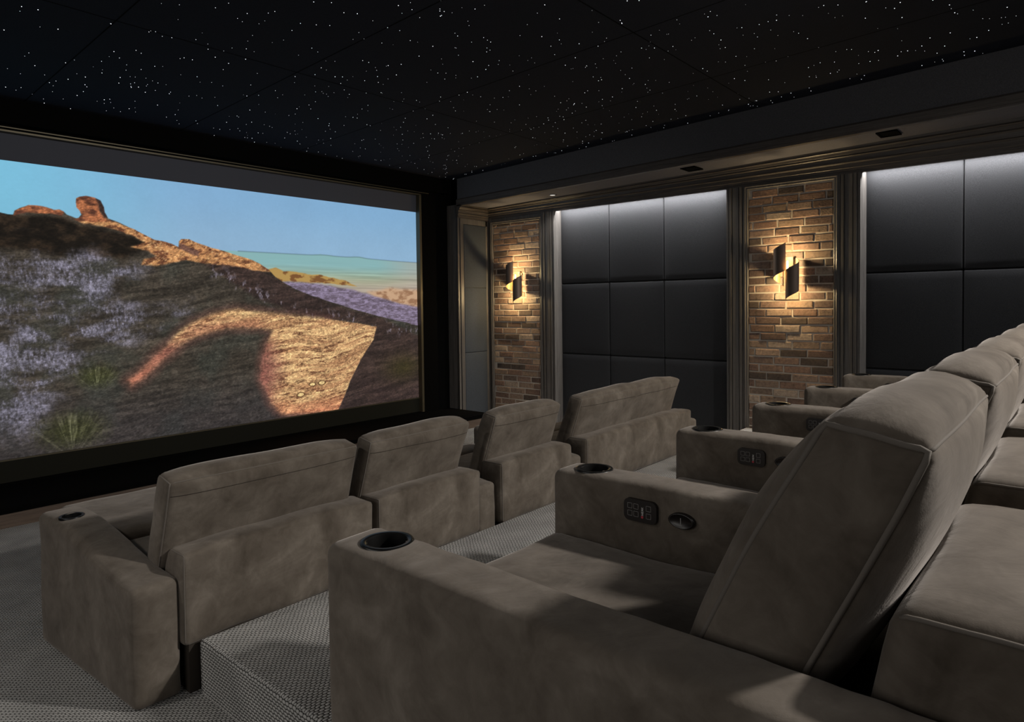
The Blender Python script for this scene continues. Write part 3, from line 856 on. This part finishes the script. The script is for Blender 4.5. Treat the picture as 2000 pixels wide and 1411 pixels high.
def armrest(root, org, x0, x1, y0, y1, z0, ztf, ztr, dome, cup_at=None, cup_r=.06, cell=.03, seed=1.0, r=.03, controls=None, skew=0.0):
    """x0..x1 wide, y0 rear .. y1 front; top height ztf at the front and ztr at the rear"""
    h = ((x1 - x0) / 2, (y1 - y0) / 2, (ztf - z0) / 2)
    cx_, cy_, cz_ = (x0 + x1) / 2, (y0 + y1) / 2, (z0 + ztf) / 2
    def fm_(p):
        f = (p.z + h[2]) / (2 * h[2]); s = (p.y + h[1]) / (2 * h[1])
        drop = (ztf - ztr) * (1 - sstep1(min(max(s / .85, 0), 1)))
        return Vector((p.x + cx_ + skew * (1 - s), p.y + cy_, p.z + cz_ - drop * max(f, 0)))
    fn = soft_fn(h, r, (.0, .0, .003, .005, 0, dome), .0035, 3.5, seed, fm_, .0022)
    m = MB(); hole = None
    if cup_at: hole = (cup_at[0] - cx_, cup_at[1] - cy_, cup_r * .84)
    soft_box(m, h, r, fn, cell, hole)
    a = part('armrest', m, MS, root, org)
    if cup_at:
        zt = fn((cup_at[0] - cx_, cup_at[1] - cy_, h[2]))
        zt = sum(fn((cup_at[0] - cx_ + a_ * cup_r, cup_at[1] - cy_ + b_ * cup_r, h[2])).z for a_, b_ in ((0, 1), (0, -1), (.9, 0), (-.9, 0))) / 4
        xs_ = skew * (1 - (cup_at[1] - y0) / (y1 - y0))
        part('cup_holder', cup(MB(), cup_at[0] + xs_, cup_at[1], zt + .0015, cup_r), [M_GLOSS, M_CUPIN], a, org)
    if controls:
        yc, zc_, yk, zk = controls
        X = x0 - .0085
        pm = MB()
        W, H, rr = .056, .034, .018
        out = []
        for q, (sx, sz) in enumerate(((1, 1), (-1, 1), (-1, -1), (1, -1))):
            for kk in range(7):
                an = (q * 90 + kk * 15) * PI / 180
                out.append((sx * (W - rr) + rr * math.cos(an), sz * (H - rr) + rr * math.sin(an)))
        vs = [(X - .004, yc + u, zc_ + v) for u, v in out] + [(X + .02, yc + u, zc_ + v) for u, v in out]
        n = len(out)
        pm.add(vs, [tuple(range(n))] + [(k_, (k_ + 1) % n, n + (k_ + 1) % n, n + k_) for k_ in range(n)])
        def ring(yu, zv, s, w=.0009):
            xs = X - .0048
            for a_, b_ in (((-s, -s), (s, -s + w)), ((-s, s - w), (s, s)), ((-s, -s), (-s + w, s)), ((s - w, -s), (s, s))):
                pm.add([(xs, yc + yu + a_[0], zc_ + zv + a_[1]), (xs, yc + yu + b_[0], zc_ + zv + a_[1]), (xs, yc + yu + b_[0], zc_ + zv + b_[1]), (xs, yc + yu + a_[0], zc_ + zv + b_[1])], [(0, 1, 2, 3)], 1)
        for yu in (.034, .013, -.030):
            for zv in (.0125, -.0105): ring(yu, zv, .0082)
        # lettering NEAK reading upwards, with its red dot
        pm.lathe([(.0005, 0), (.0042, 0)], (X - .005, yc - .0085, zc_ - .0165), 14, 3, 'x')
        S_ = {'N': ['10001', '11001', '10101', '10011', '10001'], 'E': ['1111', '1000', '1110', '1000', '1111'],
              'A': ['0110', '1001', '1111', '1001', '1001'], 'K': ['1001', '1010', '1100', '1010', '1001']}
        z_ = zc_ - .0115; px = .00125
        for ch in 'NEAK':
            g = S_[ch]; w_ = len(g[0])
            for ri_, row_ in enumerate(g):
                for ci_, b_ in enumerate(row_):
                    if b_ == '1':
                        ya = yc - .0058 - ri_ * px * 1.1; za = z_ + ci_ * px
                        pm.add([(X - .005, ya, za), (X - .005, ya - px * 1.1, za), (X - .005, ya - px * 1.1, za + px), (X - .005, ya, za + px)], [(0, 3, 2, 1)], 2)
            z_ += (w_ + 1) * px
        part('control_panel', pm, [M_PANEL, M_MARK, M_WHITE, M_RED], a, org)
        km = MB()
        km.lathe([(.0005, -.006), (.84, -.006), (.90, -.008), (1.0, -.004), (1.0, .01)], (X, yk, zk), 36, 0, 'x', .041, .023)
        km.v = [(X + (x - X) if True else x, y, z) for x, y, z in km.v]
        pz = X - .0068
        km.add([(pz, yk - .001, zk - .009), (pz, yk + .0012, zk - .009), (pz, yk + .0012, zk + .010), (pz, yk - .001, zk + .010)], [(0, 1, 2, 3)], 1)
        km.add([(pz, yk - .004, zk - .012), (pz, yk + .004, zk - .012), (pz, yk + .004, zk - .0105), (pz, yk - .004, zk - .0105)], [(0, 1, 2, 3)], 1)
        part('power_knob', km, [M_PANEL, M_MARK], a, org)
    return a

def sstep1(t): return t * t * (3 - 2 * t)

def backrest(root, org, x0, x1, yf0, yb0, z0, yf1, yb1, z1, bulge, cell=.03, seed=1.0, seam=True, centre_seam=False, r=.022, pr=.0045, bow=0.0, rise=0.03, ex_=(2.6, 2.6, 2.6)):
    """cushion leaning back: bottom at z0 between yb0..yf0, top at z1 between yb1..yf1"""
    h = ((x1 - x0) / 2, .5, (z1 - z0) / 2)
    th = (yf0 - yb0 + yf1 - yb1) / 2
    hh = (h[0], th / 2, h[2]); cx_, cz_ = (x0 + x1) / 2, (z0 + z1) / 2
    def fm_(p):
        f = (p.z + hh[2]) / (2 * hh[2])
        yf, yb = yf0 + (yf1 - yf0) * f, yb0 + (yb1 - yb0) * f
        g = (p.y + hh[1]) / th
        notch = 0
        if centre_seam: notch = .005 * math.exp(-(p.x / .010) ** 2) + .006 * math.exp(-(p.x / .08) ** 2)
        yf += bow * math.sin(PI * min(max(f, 0), 1)) * min(g, 1)
        y = yb + (yf - yb) * g
        if centre_seam: y += notch if g < .5 else -notch
        return Vector((p.x + cx_, y, p.z + cz_ + rise * f * f * g - (notch * .8 if f > .7 else 0)))
    fn = soft_fn(hh, r, (.006, .006, bulge[0], bulge[1], .0, bulge[2]), .009, 4.0, seed, fm_, .003, ex_)
    m = MB(); soft_box(m, hh, r, fn, cell)
    b = part('backrest', m, MS, root, org)
    pm = MB(); e = 1.0
    X, Y, Z = hh
    for sx in (-1, 1):
        pts = seg_pts((sx * X, Y, -Z), (sx * X, Y, Z), 24)[:-1] + seg_pts((sx * X, Y, Z), (sx * X, -Y, Z), 8)[:-1] + seg_pts((sx * X, -Y, Z), (sx * X, -Y, -Z), 24)
        part('piping', MB().tube([fn(p) for p in pts], pr, 6), M_PIPE, b, org)
    part('piping', MB().tube([fn(p) for p in seg_pts((-X, -Y, Z), (X, -Y, Z), 30)], pr * .7, 6), M_PIPE, b, org)
    if seam:
        sm_ = MB(); zz = Z - .06
        def off(p):
            q = fn(p); return Vector((q.x, q.y - .0012, q.z))
        sm_.tube([off(p) for p in seg_pts((-X + .01, -Y, zz), (X - .01, -Y, zz), 40)], .0012, 5)
        part('stitching', sm_, M_SEAM, b, org)
    return b

def shell(root, org, x0, x1, yb, yf_top, yf_bot, z0, z1, cell=.04, seed=1.0, r=.028, split=None, pr=.0035):
    h = ((x1 - x0) / 2, (yf_top - yb) / 2, (z1 - z0) / 2)
    cx_, cy_, cz_ = (x0 + x1) / 2, (yb + yf_top) / 2, (z0 + z1) / 2
    def fm_(p):
        f = (p.z + h[2]) / (2 * h[2]); g = (p.y + h[1]) / (2 * h[1])
        n = 0
        if split is not None:
            dx = p.x + cx_ - split; n = .006 * math.exp(-(dx / .008) ** 2) + .008 * math.exp(-(dx / .06) ** 2)
        return Vector((p.x + cx_, p.y + cy_ + (yf_bot - yf_top) * (1 - f) * g + (n if g < .5 else 0), p.z + cz_ - (n if f > .9 else 0)))
    fn = soft_fn(h, r, (.005, .005, .012, .0, 0, .016), .008, 4.0, seed, fm_, .003)
    m = MB(); soft_box(m, h, r, fn, cell)
    s = part('back_shell', m, MS, root, org)
    X, Y, Z = h; pm = MB()
    for sx in (-1, 1):
        pts = seg_pts((sx * X, Y, Z), (sx * X, -Y, Z), 12)[:-1] + seg_pts((sx * X, -Y, Z), (sx * X, -Y, -Z), 20)
        part('piping', MB().tube([fn(p) for p in pts], pr, 6), M_PIPE, s, org)
    return s

def cushion(name, root, org, x0, x1, y0, y1, z0, z1, bulge, r=.035, cell=.03, seed=1.0):
    h = ((x1 - x0) / 2, (y1 - y0) / 2, (z1 - z0) / 2); c_ = Vector(((x0 + x1) / 2, (y0 + y1) / 2, (z0 + z1) / 2))
    fn = soft_fn(h, r, bulge, .007, 4.0, seed, lambda p: p + c_, .002)
    m = MB(); soft_box(m, h, r, fn, cell)
    return part(name, m, MS, root, org)

# ---- second row (near): five recliners on the upper platform
P, AW, AX, FZ = .893, .168, .882, .40
NEARL = ['taupe suede recliner nearest the camera, at the left end of the near row',
         'taupe suede recliner of the near row just beyond the nearest one, the biggest control panel on its left neighbour arm',
         'taupe suede recliner in the middle of the near row of five',
         'taupe suede recliner of the near row, last but one towards the brick wall',
         'taupe suede recliner at the far end of the near row by the side wall']
NEARL[1] = 'taupe suede recliner second along the near row, directly behind the nearest big backrest'
def near_recliner():
    x = AX + AW; org = (x, .6, FZ)
    root = thing('recliner', NEARL[0], 'recliner', org, 'suede recliners of the near row')
    w = P - AW
    cushion('seat', root, org, x + .012, x + w - .012, .22, 1.335, .62, .772, (0, 0, 0, .012, 0, .010), .035, .03, 3.1)
    cushion('footrest', root, org, x + .012, x + w - .012, 1.10, 1.32, FZ + .04, .618, (0, 0, 0, .015, 0, 0), .03, .04, 5.0)
    part('base', MB().box((x + .015, .02, FZ), (x + w - .015, 1.28, FZ + .30)), MS, root, org)
    backrest(root, org, x + .022, x + w - .008, .575, .395, .775, .300, .150, 1.322, (.064, .052, .038), .026, 2.2, False, False, .022, .0055, .018, .03, (5, 3, 3.2))
    shell(root, org, x + .010, x + w - .035, -.02, .205, .34, FZ + .02, 1.085, .04, 4.4, .030, None, .004)
    armrest(root, org, AX + P + .002, AX + P + AW - .010, -.10, 1.365, FZ, .968, .962, .004, (AX + P + .084, 1.245), .064, .022, 7.7, .030, (1.017, .893, .881, .890))
    return root
root0 = near_recliner()
index_kids()
recl = [root0]
for n in range(1, 5):
    c_ = copy_tree(root0); c_.location.x += P * n; c_['label'] = NEARL[n]; recl.append(c_)
armrest(root0, (AX + AW, .6, FZ), AX, AX + AW, -.10, 1.365, FZ, .968, .962, .004, (AX + .098, 1.245), .064, .016, 1.3, .030)
index_kids()

# ---- first row (far): five places in front, backs to the viewer
def front_unit(label, name, x_seat, x_back, x_shell, right_arm, left_arm=None, extended=False, split=None, seed=1.0, cat='recliner'):
    org = ((x_seat[0] + x_seat[1]) / 2, 3.1, 0)
    root = thing(name, label, cat, org, 'suede seats of the front row')
    a, b = x_seat
    cushion('seat', root, org, a + .010, b - .010, 2.82, 3.365, .26, .455, (0, 0, 0, .006, 0, .018), .03, .035, seed + 3)
    if extended:
        cushion('footrest', root, org, a + .010, b - .010, 3.372, 4.09, .33, .495, (0, 0, 0, .01, 0, .014), .04, .035, seed + 5)
    else:
        cushion('footrest', root, org, a + .010, b - .010, 3.372, 3.60, .06, .455, (0, 0, 0, .012, 0, .01), .035, .04, seed + 5)
    part('base', MB().box((a + .12, 2.74, 0), (b - .02, 3.36, .25)), MS, root, org)
    backrest(root, org, x_back[0], x_back[1], 2.965, 2.835, .455, 2.812, 2.700, .845, (.026, .014, .026), .03, seed, True, split is not None, .022, .0035, .0, .022, (5, 3, 4))
    shell(root, org, x_shell[0], x_shell[1], 2.655, 2.832, 2.862, .195, .562, .035, seed + 1, .022, split, .0028)
    part('plinth', MB().box((x_shell[0] + .02, 2.668, 0), (x_shell[1] - .02, 2.72, .21)), M_SEAM, root, org, 'dark recessed plinth')
    if right_arm:
        armrest(root, org, right_arm[0], right_arm[1], 2.685, 3.62, 0, .575, .455, .022, ((right_arm[0] + right_arm[1]) / 2, 3.49), .048, .024, seed + 9, .03)
    if left_arm:
        armrest(root, org, left_arm[0], left_arm[1], 2.685, 3.63, 0, .598, .470, .016, (.918, 3.425), .050, .020, seed + 7, .032, None, .066)
    return root
front_unit('extra wide suede recliner at the left end of the front row, footrest raised', 'recliner', (1.035, 2.02), (1.065, 1.965), (1.09, 2.012), None, (.850, 1.028), True, None, 1.5)
front_unit('suede recliner in the front row, second from the left, close against the extra wide one', 'recliner', (2.026, 2.786), (2.035, 2.745), (2.042, 2.781), (2.792, 2.946), None, False, None, 6.2)
front_unit('suede recliner standing alone between two arms in the front row, left of the loveseat', 'recliner', (2.961, 3.700), (2.972, 3.645), (2.972, 3.690), (3.706, 3.858), None, False, None, 11.7)
front_unit('two seat suede loveseat at the right end of the front row', 'loveseat', (3.872, 5.542), (3.890, 5.415), (3.882, 5.536), (5.546, 5.715), None, False, 4.611, 17.3, 'loveseat')

# ------------------------------------------------------------------ lighting of the room
def spot(loc, target, power, size=70, blend=.6, soft=.06, col=(1, .94, .87)):
    l = bpy.data.lights.new('downlight_and_fill', 'SPOT'); l.energy = power; l.spot_size = math.radians(size); l.spot_blend = blend
    l.shadow_soft_size = soft; l.color = col
    o = bpy.data.objects.new('downlight_and_fill', l); C.objects.link(o); o.location = loc
    d = Vector(target) - Vector(loc); o.rotation_euler = d.to_track_quat('-Z', 'Y').to_euler(); return o
def area(loc, rot, sx, sy, power, col=(1, .95, .9)):
    l = bpy.data.lights.new('added_fill_light', 'AREA'); l.shape = 'RECTANGLE'; l.size = sx; l.size_y = sy; l.energy = power; l.color = col
    o = bpy.data.objects.new('added_fill_light', l); C.objects.link(o); o.location = loc; o.rotation_euler = rot; return o
spot((3.8, -1.95, 3.22), (2.6, 2.2, .4), 640, 100, .7, .11)
spot((-1.3, 3.3, 3.1), (.4, 3.2, .3), 80, 100, .9, .10)
spot((2.2, -1.6, 3.22), (6.4, 6.2, 1.3), 120, 38, .9, .10)  # added spot that brightens the grey return panel; no fitting known
area((-1.75, 1.7, 1.75), (0, math.radians(-90), 0), 1.2, 2.2, 18)  # added soft fill for the left faces, no lamp stands here
area((2.4, -1.5, zc(-1.5) - .03), (math.radians(28), 0, 0), 4.6, 1.2, 46)  # added ambient fill behind the camera, standing in for bounced light

w = bpy.data.worlds.new('world'); S.world = w; w.use_nodes = True
w.node_tree.nodes['Background'].inputs['Color'].default_value = (.01, .01, .012, 1)
w.node_tree.nodes['Background'].inputs['Strength'].default_value = .3
